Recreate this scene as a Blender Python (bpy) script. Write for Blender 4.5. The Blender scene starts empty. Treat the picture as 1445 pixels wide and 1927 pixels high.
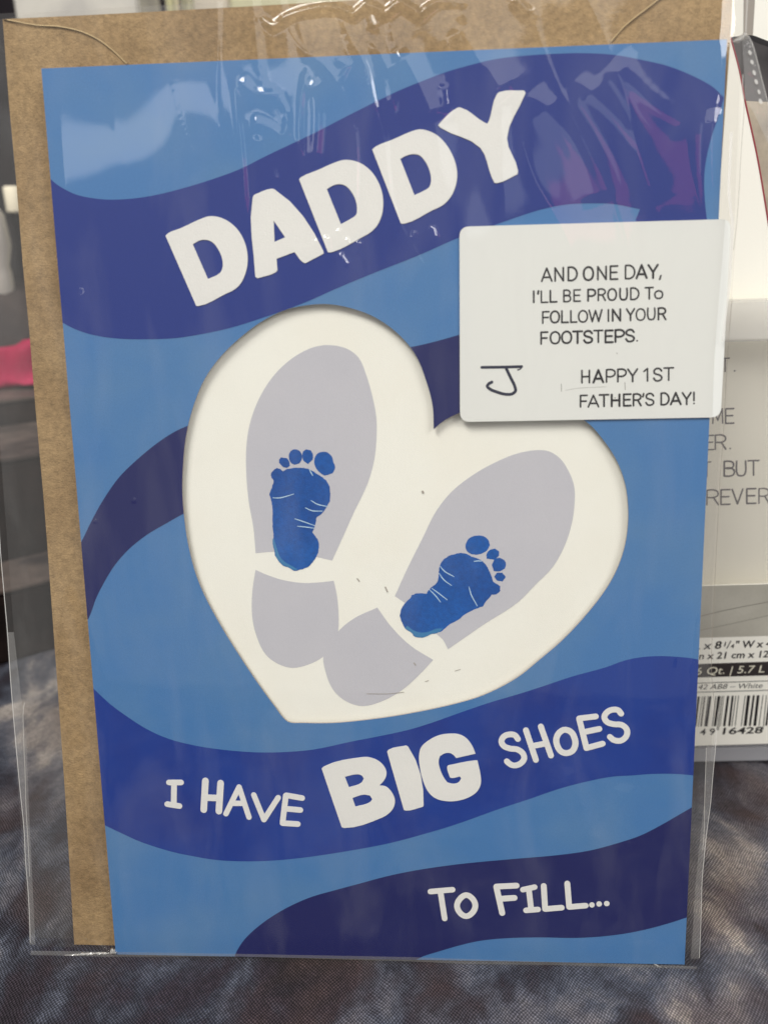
import bpy, bmesh, math, random
import numpy as np
from mathutils import Vector, Matrix, noise
from mathutils.geometry import delaunay_2d_cdt

random.seed(4)
sc = bpy.context.scene
sc.unit_settings.system = 'METRIC'
sc.unit_settings.scale_length = 0.01          # one unit is one centimetre
col = sc.collection

# ------------------------------------------------------------------ camera
# The table is z = 0, x runs along the foot of the card, y away from the viewer.
W, H, F = 1445.0, 1927.0, 1500.0
def nrm(v): return Vector(v).normalized()
DOWN = nrm((820-722.5, 5200-963.5, F))         # gravity as the lens sees it
R1 = nrm((0.99848, -0.01203, -0.0529))         # along the card's foot
R2 = nrm((-0.0154, -0.98652, -0.16315))        # up the card
T0 = Vector((0.24183, 9.99904, 17.796))        # foot of the card
WZ = -DOWN
WY = (Vector((0, 0, 1)) - WZ*WZ.z).normalized()
WX = WY.cross(WZ)
def cam2world_dir(c): return Vector((c.dot(WX), c.dot(WY), c.dot(WZ)))
CAM = -cam2world_dir(T0)
cx, cy, cz = (cam2world_dir(Vector(a)) for a in ((1,0,0), (0,-1,0), (0,0,-1)))
CAMM = Matrix(((cx.x, cy.x, cz.x, CAM.x), (cx.y, cy.y, cz.y, CAM.y), (cx.z, cy.z, cz.z, CAM.z), (0,0,0,1)))
cd = bpy.data.cameras.new('camera')
cam = bpy.data.objects.new('camera', cd); col.objects.link(cam)
cam.matrix_world = CAMM
cd.sensor_fit = 'HORIZONTAL'; cd.sensor_width = 36; cd.lens = F*36/W
cd.clip_start = 0.5; cd.clip_end = 2000
cd.dof.use_dof = True; cd.dof.focus_distance = 17.9; cd.dof.aperture_fstop = 0.20
sc.camera = cam

# ------------------------------------------------------------------ world, lamps, exposure
world = bpy.data.worlds.new('World'); sc.world = world
world.use_nodes = True
bg = world.node_tree.nodes['Background']
bg.inputs[0].default_value = (0.57, 0.57, 0.57, 1); bg.inputs[1].default_value = 0.55
def area(name, loc, target, sx, sy, rad, colr):
    l = bpy.data.lights.new(name, 'AREA'); l.shape = 'RECTANGLE'; l.size = sx; l.size_y = sy
    l.energy = rad*math.pi*sx*sy; l.color = colr
    o = bpy.data.objects.new(name, l); col.objects.link(o)
    o.location = loc
    o.rotation_euler = (Vector(target)-Vector(loc)).to_track_quat('-Z', 'Y').to_euler()
    return o
area('ceiling_or_fill_lamp', (-75, -85, 180), (0, 0, 8), 90, 70, 19.5, (1.0, 0.98, 0.94))
area('ceiling_or_fill_lamp', (60, -175, 190), (0, 0, 10), 260, 90, 1.5, (1.0, 0.99, 0.97))
area('ceiling_or_fill_lamp', (125, -115, 130), (0, 10, 5), 90, 60, 8.5, (1.0, 0.98, 0.94))  # added fill from the right, brightens the bin behind the card
def mirror_spot(px, py, dist):                 # a point of the room that the flat sleeve mirrors
    c = Vector(((px-W/2)/F, (py-H/2)/F, 1.0)).normalized(); d = cam2world_dir(c)
    n = cam2world_dir(R1.cross(R2)).normalized(); r = d-n*2*d.dot(n)
    return r*dist
a1_ = area('pale_sheen_lamp', mirror_spot(255, 10, 175), (0, 0, 10), 62, 9, 2.1, (.98, .98, 1.0)); a1_.rotation_euler.rotate_axis('Z', math.radians(16))  # added unseen lamp, mirrored as a pale patch at the sleeve's upper left
area('red_sheen_lamp', mirror_spot(1190, 205, 170), (0, 0, 10), 30, 15, 1.0, (1.0, .10, .28))  # added red lamp with no sign there, tints the sleeve's reflection maroon
area('blue_sheen_lamp', mirror_spot(1040, 150, 175), (0, 0, 10), 26, 16, .9, (.85, .92, 1.0))  # added cool lamp for the soft bluish patch mirrored in the sleeve
sc.view_settings.view_transform = 'Standard'; sc.view_settings.look = 'None'
sc.view_settings.exposure = 0; sc.view_settings.gamma = 1
sc.cycles.max_bounces = 10; sc.cycles.transparent_max_bounces = 24

# ------------------------------------------------------------------ helpers: planes
def ray(px, py):
    return cam2world_dir(Vector(((px-W/2)/F, (py-H/2)/F, 1.0)))
class Plane:
    """An oriented plane in the world: origin, unit axes u, v and normal n."""
    def __init__(s, o, u, v):
        s.o = Vector(o); s.u = Vector(u).normalized(); v = Vector(v)
        s.v = (v - s.u*v.dot(s.u)).normalized(); s.n = s.u.cross(s.v)
    def P(s, px, py, n=0.0):
        d = ray(px, py); o = s.o + s.n*n
        t = (o-CAM).dot(s.n)/d.dot(s.n)
        q = CAM + d*t - s.o
        return (q.dot(s.u), q.dot(s.v))
    def M(s):
        return Matrix(((s.u.x, s.v.x, s.n.x, s.o.x), (s.u.y, s.v.y, s.n.y, s.o.y), (s.u.z, s.v.z, s.n.z, s.o.z), (0,0,0,1)))
CARD = Plane((0,0,0), cam2world_dir(R1), cam2world_dir(R2))

# ------------------------------------------------------------------ helpers: objects
def tag(o, label=None, cat=None, group=None, kind=None):
    if label: o['label'] = label
    if cat: o['category'] = cat
    if group: o['group'] = group
    if kind: o['kind'] = kind
    return o
def empty(name, M):
    o = bpy.data.objects.new(name, None); col.objects.link(o)
    o.empty_display_size = 1; o.matrix_world = M
    return o
def link(name, me, mat, parent=None, smooth=False):
    me.materials.append(mat)
    o = bpy.data.objects.new(name, me); col.objects.link(o)
    if parent is not None: o.parent = parent
    if smooth:
        me.polygons.foreach_set('use_smooth', [True]*len(me.polygons))
    return o
def inside(p, poly):
    x, y = p; c = False; n = len(poly); j = n-1
    for i in range(n):
        xi, yi = poly[i]; xj, yj = poly[j]
        if (yi > y) != (yj > y) and x < (xj-xi)*(y-yi)/(yj-yi)+xi: c = not c
        j = i
    return c
def curve(pts, closed=True, sub=5, corner=42):
    """Catmull-Rom through the points, corners sharper than `corner` degrees kept."""
    n = len(pts); P = [Vector(p) for p in pts]; out = []
    def tangent(i, side):
        if not closed and (i == 0 or i == n-1): return None
        a, b, c = P[(i-1) % n], P[i], P[(i+1) % n]
        d1, d2 = b-a, c-b
        if d1.length < 1e-6 or d2.length < 1e-6: return None
        if math.degrees(abs(d1.angle(d2))) > corner: return None
        return (d1.normalized()+d2.normalized()).normalized()
    for i in range(n if closed else n-1):
        a, b = P[i], P[(i+1) % n]; L = (b-a).length
        ta, tb = tangent(i, 1), tangent((i+1) % n, 0)
        ta = (ta if ta is not None else (b-a).normalized())*L
        tb = (tb if tb is not None else (b-a).normalized())*L
        for k in range(sub):
            t = k/sub; t2 = t*t; t3 = t2*t
            out.append(tuple(a*(2*t3-3*t2+1)+ta*(t3-2*t2+t)+b*(-2*t3+3*t2)+tb*(t3-t2)))
    if not closed: out.append(tuple(P[-1]))
    return out
def fill(loops, keep, z=0.0):
    """Triangulate all loops together, keep triangles whose centre passes keep()."""
    vs = []; es = []
    for lp in loops:
        b = len(vs)
        vs += [Vector(p) for p in lp]; n = len(lp)
        es += [(b+i, b+(i+1) % n) for i in range(n)]
    ov, oe, of, *_ = delaunay_2d_cdt(vs, es, [], 0, 1e-5)
    fs = []
    for f in of:
        c = sum((ov[i] for i in f), Vector((0, 0)))/len(f)
        if keep((c.x, c.y)): fs.append(f)
    return ov, fs
def solid(loops, keep, z1, z0=None):
    """bmesh of a flat region at z1, extruded down to z0 when given."""
    ov, fs = fill(loops, keep)
    bm = bmesh.new(); used = {}
    for f in fs:
        vv = []
        for i in f:
            if i not in used: used[i] = bm.verts.new((ov[i].x, ov[i].y, z1))
            vv.append(used[i])
        try: bm.faces.new(vv)
        except ValueError: pass
    bm.normal_update()
    for f in bm.faces:
        if f.normal.z < 0: f.normal_flip()
    if z0 is not None:
        r = bmesh.ops.extrude_face_region(bm, geom=list(bm.faces))
        for v in [g for g in r['geom'] if isinstance(g, bmesh.types.BMVert)]: v.co.z = z0
        bmesh.ops.recalc_face_normals(bm, faces=bm.faces)
    return bm
def mesh(bm, name):
    me = bpy.data.meshes.new(name); bm.to_mesh(me); bm.free(); return me
def Z(pts, ox, oy, s):                       # a traced outline back to photo pixels
    return [(ox+x/s, oy+y/s) for x, y in pts]
def onplane(pl, pts, n=0.0): return [pl.P(x, y, n) for x, y in pts]
def shape(name, pl, outer, mat, parent, z1, z0=None, holes=(), cut=(), also=(), sub=5, corner=42, hole_corner=None):
    O = [onplane(pl, curve(outer, sub=sub, corner=corner), z1)] + [onplane(pl, curve(a, sub=sub, corner=corner), z1) for a in also]
    Hs = [onplane(pl, curve(h, sub=sub, corner=hole_corner or corner), z1) for h in holes] + [c for c in cut]
    bm = solid(O+Hs, lambda c: any(inside(c, o) for o in O) and not any(inside(c, h) for h in Hs), z1, z0)
    return link(name, mesh(bm, name), mat, parent)
def ribbon(bm, pts, w, z, caps=True, taper=False):
    """Round-ended stroke along 2-D points as one strip with fans at its ends."""
    P = [Vector(p) for p in pts]; n = len(P); L = []; Rr = []
    if n == 1:
        c = bm.verts.new((*P[0], z)); ring = [bm.verts.new((P[0].x+w/2*math.cos(a*math.pi/6), P[0].y+w/2*math.sin(a*math.pi/6), z)) for a in range(12)]
        for i in range(12): bm.faces.new((c, ring[i], ring[(i+1) % 12]))
        return
    loop = n > 6 and (P[0]-P[-1]).length < w*.6
    if loop: P = P[:-1]; n -= 1
    for i in range(n):
        d = (P[(i+1) % n]-P[i-1]) if loop else (P[min(i+1, n-1)]-P[max(i-1, 0)])
        if d.length < 1e-9: d = Vector((1, 0))
        d.normalize(); nn = Vector((-d.y, d.x))
        ww = w/2
        if taper: ww *= 0.55+0.45*math.sin(math.pi*(i+0.5)/n)
        L.append(bm.verts.new((*(P[i]+nn*ww), z))); Rr.append(bm.verts.new((*(P[i]-nn*ww), z)))
    for i in range(n if loop else n-1):
        k = (i+1) % n; bm.faces.new((Rr[i], Rr[k], L[k], L[i]))
    if caps and not loop:
        for i, j in ((0, 1), (n-1, n-2)):
            d = (P[i]-P[j]).normalized(); a0 = math.atan2(d.y, d.x)
            arc = [bm.verts.new((P[i].x+w/2*math.cos(a0+a), P[i].y+w/2*math.sin(a0+a), z)) for a in (-math.pi/3, -math.pi/6, 0, math.pi/6, math.pi/3)]
            s0, s1 = (L[i], Rr[i]) if i == 0 else (Rr[i], L[i])
            bm.faces.new([s0]+arc+[s1])
def dense(pts, step=3.0, smooth=True):
    if len(pts) > 6 and math.dist(pts[0], pts[-1]) < 1e-6:
        q = curve(pts[:-1], closed=True, sub=8, corner=80); return q+[q[0]]
    q = curve(pts, closed=False, sub=8, corner=80) if (smooth and len(pts) > 2) else list(pts)
    if len(q) == 2:
        a, b = Vector(q[0]), Vector(q[1]); q = [tuple(a.lerp(b, t/3)) for t in range(4)]
    return q
def strokes(name, pl, lines, w, mat, parent, z, thick=None, taper=False):
    """Several strokes as one mesh; each a hair above the one before so none are coplanar."""
    bm = bmesh.new()
    k = 0
    for ln in lines:
        ww = w
        if isinstance(ln, tuple): ln, ww = ln
        q = onplane(pl, dense(ln), z) if len(ln) > 1 else onplane(pl, ln, z)
        # width: photo pixels to cm where the stroke lies
        x, y = ln[0]; a = pl.P(x, y, z); b = pl.P(x+1, y, z); s = math.dist(a, b)
        ribbon(bm, q, ww*s, z+k*0.0011, taper=taper); k += 1
    if thick:
        r = bmesh.ops.extrude_face_region(bm, geom=list(bm.faces))
        for v in [g for g in r['geom'] if isinstance(g, bmesh.types.BMVert)]: v.co.z = z-thick
        bmesh.ops.recalc_face_normals(bm, faces=bm.faces)
    else:
        for f in bm.faces:
            f.normal_update()
            if f.normal.z < 0: f.normal_flip()
    return link(name, mesh(bm, name), mat, parent)
def box_bm(bm, lo, hi, bevel=0):
    r = bmesh.ops.create_cube(bm, size=1)
    for v in r['verts']:
        v.co = Vector((lo[i]+(v.co[i]+.5)*(hi[i]-lo[i]) for i in range(3)))
    if bevel:
        es = list({e for v in r['verts'] for e in v.link_edges})
        bmesh.ops.bevel(bm, geom=es, offset=bevel, segments=2, affect='EDGES')
    return r
def box(name, lo, hi, mat, parent=None, bevel=0):
    bm = bmesh.new(); box_bm(bm, lo, hi, bevel)
    return link(name, mesh(bm, name), mat, parent)
def lathe(name, prof, mat, parent=None, seg=32, loc=(0,0,0), jitter=0):
    bm = bmesh.new(); rings = []
    for r, z in prof:
        rings.append([bm.verts.new((r*math.cos(2*math.pi*i/seg), r*math.sin(2*math.pi*i/seg), z)) for i in range(seg)])
    for a, b in zip(rings, rings[1:]):
        for i in range(seg): bm.faces.new((a[i], a[(i+1) % seg], b[(i+1) % seg], b[i]))
    bm.faces.new(list(reversed(rings[0]))); bm.faces.new(rings[-1])
    if jitter:
        for v in bm.verts:
            v.co += v.co.normalized()*jitter*noise.noise(v.co*0.45)
    o = link(name, mesh(bm, name), mat, parent, smooth=True); o.location = loc
    return o

# ------------------------------------------------------------------ helpers: materials
def lin(c):
    c = c/255.0
    return c/12.92 if c <= 0.04045 else ((c+0.055)/1.055)**2.4
def rgb(r, g, b, k=1.0): return (min(1, lin(r)*k), min(1, lin(g)*k), min(1, lin(b)*k), 1)
def paper(name, c, rough=0.55, var=0.05, vs=60.0, bump=0.02, bs=45.0, spec=0.25, blotch=0.0, blotch_c=None):
    m = bpy.data.materials.new(name); m.use_nodes = True; nt = m.node_tree; N = nt.nodes; L = nt.links
    b = N['Principled BSDF']; b.inputs['Roughness'].default_value = rough; b.inputs['Specular IOR Level'].default_value = spec
    tc = N.new('ShaderNodeTexCoord')
    n1 = N.new('ShaderNodeTexNoise'); n1.inputs['Scale'].default_value = vs; n1.inputs['Detail'].default_value = 3; n1.inputs['Roughness'].default_value = .7
    L.new(tc.outputs['Object'], n1.inputs['Vector'])
    mr = N.new('ShaderNodeMapRange'); mr.inputs[1].default_value = .25; mr.inputs[2].default_value = .75
    mr.inputs[3].default_value = 1-var; mr.inputs[4].default_value = 1+var
    L.new(n1.outputs['Fac'], mr.inputs[0])
    n2 = N.new('ShaderNodeTexNoise'); n2.inputs['Scale'].default_value = 0.5; n2.inputs['Detail'].default_value = 4
    L.new(tc.outputs['Object'], n2.inputs['Vector'])
    cr = N.new('ShaderNodeMix'); cr.data_type = 'RGBA'
    cr.inputs[6].default_value = c; cr.inputs[7].default_value = blotch_c or c
    m2 = N.new('ShaderNodeMapRange'); m2.inputs[1].default_value = .4; m2.inputs[2].default_value = .65; m2.inputs[4].default_value = blotch
    L.new(n2.outputs['Fac'], m2.inputs[0]); L.new(m2.outputs[0], cr.inputs[0])
    mul = N.new('ShaderNodeVectorMath'); mul.operation = 'SCALE'
    L.new(cr.outputs[2], mul.inputs[0]); L.new(mr.outputs[0], mul.inputs['Scale'])
    L.new(mul.outputs[0], b.inputs['Base Color'])
    bp = N.new('ShaderNodeBump'); bp.inputs['Strength'].default_value = 1; bp.inputs['Distance'].default_value = bump*0.1
    n3 = N.new('ShaderNodeTexNoise'); n3.inputs['Scale'].default_value = bs; n3.inputs['Detail'].default_value = 2
    L.new(tc.outputs['Object'], n3.inputs['Vector']); L.new(n3.outputs['Fac'], bp.inputs['Height']); L.new(bp.outputs[0], b.inputs['Normal'])
    return m
def plain(name, c, rough=0.5, spec=0.4, metal=0.0, trans=0.0):
    m = bpy.data.materials.new(name); m.use_nodes = True; b = m.node_tree.nodes['Principled BSDF']
    b.inputs['Base Color'].default_value = c; b.inputs['Roughness'].default_value = rough
    b.inputs['Specular IOR Level'].default_value = spec; b.inputs['Metallic'].default_value = metal
    b.inputs['Transmission Weight'].default_value = trans
    return m
def film_mat(name, gain=2.0, haze=0.03, rough=0.035, hazec=(0.9,0.88,0.85,1), bumpd=0.0, streak=0.0):
    """Thin clear film: what is behind shows through, the room mirrors in it, a little milky."""
    m = bpy.data.materials.new(name); m.use_nodes = True; nt = m.node_tree; N = nt.nodes; L = nt.links
    N.remove(N['Principled BSDF']); out = N['Material Output']
    t = N.new('ShaderNodeBsdfTransparent'); t.inputs[0].default_value = (.985, .98, .97, 1)
    d = N.new('ShaderNodeBsdfDiffuse'); d.inputs[0].default_value = hazec
    g = N.new('ShaderNodeBsdfGlossy'); g.inputs['Roughness'].default_value = rough
    geo = N.new('ShaderNodeNewGeometry'); dt = N.new('ShaderNodeVectorMath'); dt.operation = 'DOT_PRODUCT'
    L.new(geo.outputs['Incoming'], dt.inputs[0]); L.new(geo.outputs['Normal'], dt.inputs[1])
    def mth(op, a, b=None):
        x = N.new('ShaderNodeMath'); x.operation = op
        for i, v in enumerate((a, b)):
            if v is None: continue
            if hasattr(v, 'links'): L.new(v, x.inputs[i])
            else: x.inputs[i].default_value = v
        return x.outputs[0]
    # Schlick's reflectance, the same from both sides of the sheet
    sch = mth('ADD', mth('MULTIPLY', mth('POWER', mth('SUBTRACT', 1.0, mth('ABSOLUTE', dt.outputs['Value'])), 5.0), .96), .04)
    mu = N.new('ShaderNodeMath'); mu.operation = 'MULTIPLY'; mu.use_clamp = True; mu.inputs[1].default_value = gain
    m1 = N.new('ShaderNodeMixShader'); m2 = N.new('ShaderNodeMixShader')
    m1.inputs[0].default_value = haze
    L.new(t.outputs[0], m1.inputs[1]); L.new(d.outputs[0], m1.inputs[2])
    L.new(sch, mu.inputs[0]); L.new(mu.outputs[0], m2.inputs[0])
    L.new(m1.outputs[0], m2.inputs[1]); L.new(g.outputs[0], m2.inputs[2]); L.new(m2.outputs[0], out.inputs[0])
    if streak:  # streaked haze put into the film in place of faint reflections
        tc2 = N.new('ShaderNodeTexCoord'); mp_ = N.new('ShaderNodeMapping'); mp_.inputs['Rotation'].default_value = (0, 0, .35); mp_.inputs['Scale'].default_value = (1.0, .28, 1)
        n_a = N.new('ShaderNodeTexNoise'); n_a.inputs['Scale'].default_value = .9; n_a.inputs['Detail'].default_value = 5; n_a.inputs['Distortion'].default_value = .8
        L.new(tc2.outputs['Object'], mp_.inputs[0]); L.new(mp_.outputs[0], n_a.inputs['Vector'])
        r_a = N.new('ShaderNodeMapRange'); r_a.inputs[1].default_value = .46; r_a.inputs[2].default_value = .74; r_a.inputs[3].default_value = haze; r_a.inputs[4].default_value = haze+streak
        L.new(n_a.outputs['Fac'], r_a.inputs[0]); L.new(r_a.outputs[0], m1.inputs[0])
    if bumpd:
        tc = N.new('ShaderNodeTexCoord'); n = N.new('ShaderNodeTexNoise'); n.inputs['Scale'].default_value = 1.3; n.inputs['Detail'].default_value = 4
        b = N.new('ShaderNodeBump'); b.inputs['Distance'].default_value = bumpd; b.inputs['Strength'].default_value = 1
        L.new(tc.outputs['Object'], n.inputs['Vector']); L.new(n.outputs['Fac'], b.inputs['Height'])
        L.new(b.outputs[0], g.inputs['Normal']); L.new(b.outputs[0], dt.inputs[1])
    return m

M_light = paper('sky_blue_print', rgb(70, 120, 174), 0.5, .07, 28, .03, 60, blotch=.8, blotch_c=rgb(84, 127, 172))  # paler blotches stand in for soft reflections on the sleeve
M_band = paper('royal_blue_print', rgb(28, 50, 128), 0.5, .09, 28, .03, 60)
M_navy = paper('navy_print', rgb(24, 30, 90), 0.5, .09, 28, .03, 60)
M_royal = paper('blue_print', rgb(22, 58, 142), 0.5, .09, 28, .03, 60, blotch=.5, blotch_c=rgb(30, 44, 122))
M_letter = paper('white_letter_print', rgb(228, 227, 222), 0.6, .03, 25, .05, 40)
M_cream = paper('cream_card', rgb(240, 239, 229), 0.6, .02, 25, .04, 50, blotch=.35, blotch_c=rgb(236, 232, 218))
M_sole = paper('grey_print', rgb(193, 192, 198), 0.6, .03, 28, .03, 50, blotch=.4, blotch_c=rgb(186, 186, 194))
M_foot = paper('blue_ink', rgb(0, 84, 164), 0.55, .20, 12, .05, 40, blotch=.9, blotch_c=rgb(0, 66, 142))
M_footlight = plain('thin_blue_ink', rgb(50, 120, 170), .6)
M_crease = plain('bare_skin_line', rgb(178, 208, 228), .6)
M_kraft = paper('kraft_paper', rgb(162, 136, 99), 0.75, .30, 9, .16, 30, spec=.12, blotch=.9, blotch_c=rgb(138, 113, 80))
M_cut = plain('card_core', rgb(170, 160, 150), .8)
M_sticker = paper('white_gloss_card', rgb(225, 226, 221), 0.42, .012, 40, .01, 30, spec=.35)
M_ink = plain('black_ink', (0.012, 0.010, 0.012, 1), .5)
M_pen = plain('dark_blue_pen', rgb(40, 42, 62), .35)
M_film = film_mat('clear_film', 1.5, .010, .04, streak=.035)
M_filmback = film_mat('clear_film_back', .8, .035, .08)
M_seam = film_mat('sealed_film', 3.5, .55, .12, (0.95,0.93,0.88,1))

# ------------------------------------------------------------------ greeting card
HEART = [(816,808),(814,764),(802,717),(781,666),(747,626),(704,596),(662,580),(619,572),(585,573),(543,581),(500,600),(458,630),
 (415,671),(385,713),(364,764),(351,815),(345,866),(343,922),(346,968),(353,1019),(368,1079),(385,1121),(415,1177),(449,1232),
 (483,1283),(517,1330),(538,1356),(546,1360),(568,1361),(628,1361),(692,1355),(755,1346),(860,1324),(911,1308),(974,1275),(1015,1242),(1057,1206),
 (1098,1163),(1140,1109),(1161,1071),(1175,1030),(1181,993),(1182,959),(1177,914),(1161,868),(1136,829),(1105,795),(1050,768),
 (1000,758),(950,757),(900,764),(866,776),(833,793)]
card = empty('greeting_card', CARD.M())
tag(card, "blue greeting card with a heart cut-out, two baby footprints and the word DADDY", 'greeting card')
CW, CH = 6.35, 18.73
rect = [(-CW, 0), (CW, 0), (CW, CH), (-CW, CH)]
heart_uv = onplane(CARD, curve(HEART), 0)
FRONT = 0.0
bm = solid([rect, heart_uv], lambda c: inside(c, rect) and not inside(c, heart_uv), FRONT, FRONT-0.045)
cover = link('front_cover', mesh(bm, 'front_cover'), M_light, card)
cover.data.materials.append(M_cut)
for p in cover.data.polygons:
    if p.normal.z < 0.5: p.material_index = 1
def dedup(pts):
    o = []
    for p in pts:
        if not o or math.dist(p, o[-1]) > .4: o.append(p)
    return o
def band(pts, mat, corner=42):
    q = onplane(CARD, curve(dedup(pts), sub=4, corner=corner), 0.003)
    bm = solid([q, heart_uv, rect], lambda c: inside(c, q) and inside(c, rect) and not inside(c, heart_uv), 0.003)
    return link('printed_wave', mesh(bm, 'printed_wave'), mat, card)
band([(95,336),(104,344),(121,355),(145,366),(173,372),(204,375),(249,373),(294,366),(346,353),(398,337),(450,318),(502,292),(588,251),(658,215),
 (710,189),(754,168),(796,151),(838,135),(883,122),(934,110),(997,103),(1049,100),(1094,99),(1153,102),(1204,111),(1256,123),
 (1308,144),(1343,164),(1362,183),(1353,215),(1339,256),(1329,298),(1325,332),(1326,374),(1330,412),(1335,450),(1210,450),(1196,413),(1204,393),(1153,383),(1111,382),
 (1066,384),(1021,393),(997,400),(950,416),(905,432),(865,446),(785,481),(709,511),(634,542),(578,567),(484,601),(432,617),(381,628),
 (329,636),(277,638),(225,637),(180,631),(149,622),(125,611),(110,602)], M_band)
band([(1196,452),(1330,452),(1300,600),(1200,700),(1000,740),(850,790),(816,812),(760,740),(760,655),(787,650),(824,641),(866,629),(950,605),(1050,560),(1150,490)], M_navy)
band([(400,786),(351,802),(329,812),(294,835),(260,863),(225,897),(194,941),(173,979),(158,1010),(140,1050),(150,1190),(166,1165),(172,1151),(180,1128),(190,1107),(215,1065),
 (242,1034),(277,1006),(311,986),(343,968),(400,940)], M_navy)
band([(160,1280),(183,1303),(208,1326),(235,1346),(277,1373),(318,1391),(360,1402),(400,1409),(475,1416),(530,1416),(590,1411),(661,1396),(708,1387),(768,1374),(811,1361),
 (870,1340),(920,1323),(974,1307),(1015,1294),(1078,1273),(1140,1256),(1176,1243),(1207,1237),(1238,1235),(1270,1236),(1307,1240),(1340,1248),(1340,1465),(1306,1460),(1270,1457),
 (1228,1457),(1187,1460),(1153,1462),(1101,1472),(1049,1486),(997,1504),(945,1521),(849,1555),(802,1569),(735,1587),(650,1603),(560,1616),(500,1621),
 (433,1621),(398,1618),(363,1612),(329,1605),(294,1595),(260,1583),(225,1567),(204,1557),(180,1545)], M_royal)
band([(1330,1502),(1303,1519),(1274,1536),(1239,1556),(1205,1573),(1160,1588),(1111,1601),(1049,1610),(980,1616),(945,1619),(863,1627),(780,1639),(727,1650),(675,1664),
 (623,1678),(588,1688),(554,1702),(519,1721),(485,1745),(460,1769),(446,1790),(436,1815),(420,1860),(760,1860),(775,1812),(793,1802),(824,1792),(865,1780),(900,1772),(945,1767),(1014,1765),(1083,1766),
 (1135,1763),(1187,1756),(1239,1744),(1293,1727),(1330,1712)], M_navy)

# white lettering, a little proud of the print
LT = 0.017
def letter(outer, holes=()): return shape('letter', CARD, outer, M_letter, card, LT, 0.004, holes=holes, sub=4)
a = (300, 380, 4.516)
letter(Z([(52,285),(75,262),(180,220),(380,130),(430,118),(500,125),(590,165),(670,240),(720,330),(745,420),(748,520),(725,620),(690,690),(640,740),(560,780),(330,883),(312,880)], *a),
 [Z([(283,357),(340,325),(400,320),(450,340),(500,400),(535,490),(535,560),(515,600),(412,653)], *a)])
letter([(475.3,372),(478,366),(510,354.5),(517,356),(608,471),(609,476.5),(575,494.5),(570,493),(554.2,473.7),(520.3,486.3),(522,508),(519,511.5),(485,523),(480.5,521)],
 [Z([(970,155),(1068,298),(978,337)], *a)])
a = (550, 260, 4.516)
letter(Z([(57,345),(80,325),(210,270),(400,190),(450,181),(520,188),(600,220),(680,290),(735,380),(765,470),(772,560),(760,650),(720,740),(660,800),(590,840),(340,965),(303,968)], *a),
 [Z([(293,430),(350,397),(400,387),(450,400),(500,450),(540,530),(550,610),(540,650),(500,680),(413,728)], *a)])
a = (690, 150, 4.516)
letter(Z([(47,590),(75,565),(220,505),(390,432),(450,418),(520,430),(600,470),(670,540),(720,620),(755,710),(769,800),(755,900),(715,990),(650,1060),(560,1105),(320,1220),(290,1218)], *a),
 [Z([(285,668),(340,640),(400,628),(450,640),(500,695),(540,790),(546,860),(530,910),(495,935),(405,978)], *a)])
letter(Z([(607,383),(625,360),(770,235),(795,232),(1000,360),(1025,370),(1040,340),(1105,120),(1125,102),(1335,87),(1350,105),(1345,120),(1192,495),(1285,770),(1280,800),(1110,875),(1085,872),(1060,820),(965,575),(630,405)], *a))
a = (590, 1360, 4.25)
letter(Z([(65,370),(85,352),(380,280),(430,278),(500,298),(550,335),(580,385),(580,430),(555,475),(525,505),(580,515),(625,560),(650,620),(640,680),(600,730),(540,765),(250,845),(225,838),(150,620)], *a),
 [Z([(250,435),(350,415),(385,425),(402,450),(380,485),(283,520)], *a), Z([(310,605),(400,578),(450,585),(470,615),(450,640),(335,675)], *a)])
letter(Z([(588,235),(600,220),(740,186),(758,198),(880,660),(875,675),(740,706),(722,700)], *a))
letter(Z([(1295,250),(1270,190),(1225,130),(1170,98),(1100,90),(1000,105),(920,145),(860,200),(843,270),(850,360),(880,480),(920,560),(980,610),(1060,630),(1150,627),(1240,600),(1310,550),(1337,490),(1335,420),(1310,305),(1290,305),(1075,345),(1068,360),(1090,440),(1105,445),(1170,432),(1180,450),(1160,480),(1120,492),(1070,482),(1040,440),(1010,370),(1000,310),(1010,270),(1050,247),(1090,245),(1120,262),(1140,285)], *a))
def sletter(lines, zz, w):
    return strokes('letter', CARD, [Z(l, *zz) for l in lines], w/zz[2], M_letter, card, LT-.004, thick=.011)
a = (290, 1440, 4.661)
sletter([[(130,155),(236,155)], [(175,155),(172,350)], [(115,345),(222,362)]], a, 50)
sletter([[(450,140),(435,395)], [(583,160),(568,408)], [(450,288),(570,292)]], a, 58)
sletter([[(745,195),(630,430)], [(745,195),(832,460)], [(690,338),(790,338)]], a, 48)
sletter([[(874,264),(963,482)], [(963,482),(1088,288)]], a, 48)
sletter([[(1155,270),(1127,505)], [(1160,268),(1298,292)], [(1150,385),(1282,397)], [(1127,512),(1260,520)]], a, 50)
a = (920, 1310, 4.817)
sletter([[(262,392),(235,358),(190,350),(135,370),(113,415),(135,455),(190,478),(260,488),(308,525),(318,570),(285,615),(225,632),(185,615),(162,594)]], a, 54)
sletter([[(335,312),(425,582)], [(470,278),(562,542)], [(395,455),(520,432)]], a, 54)
sletter([[(690,308),(640,332),(611,390),(620,455),(655,505),(700,520),(755,500),(782,445),(776,385),(745,330),(690,308)]], a, 56)
sletter([[(818,210),(883,472)], [(818,205),(968,187)], [(880,325),(1000,300)], [(883,474),(1030,434)]], a, 54)
sletter([[(1198,162),(1172,132),(1130,125),(1075,145),(1046,190),(1068,235),(1130,257),(1205,265),(1250,308),(1245,365),(1195,407),(1130,400),(1096,372)]], a, 54)
a = (790, 1640, 3.905)
sletter([[(78,152),(240,138)], [(150,145),(182,350)]], a, 42)
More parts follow.
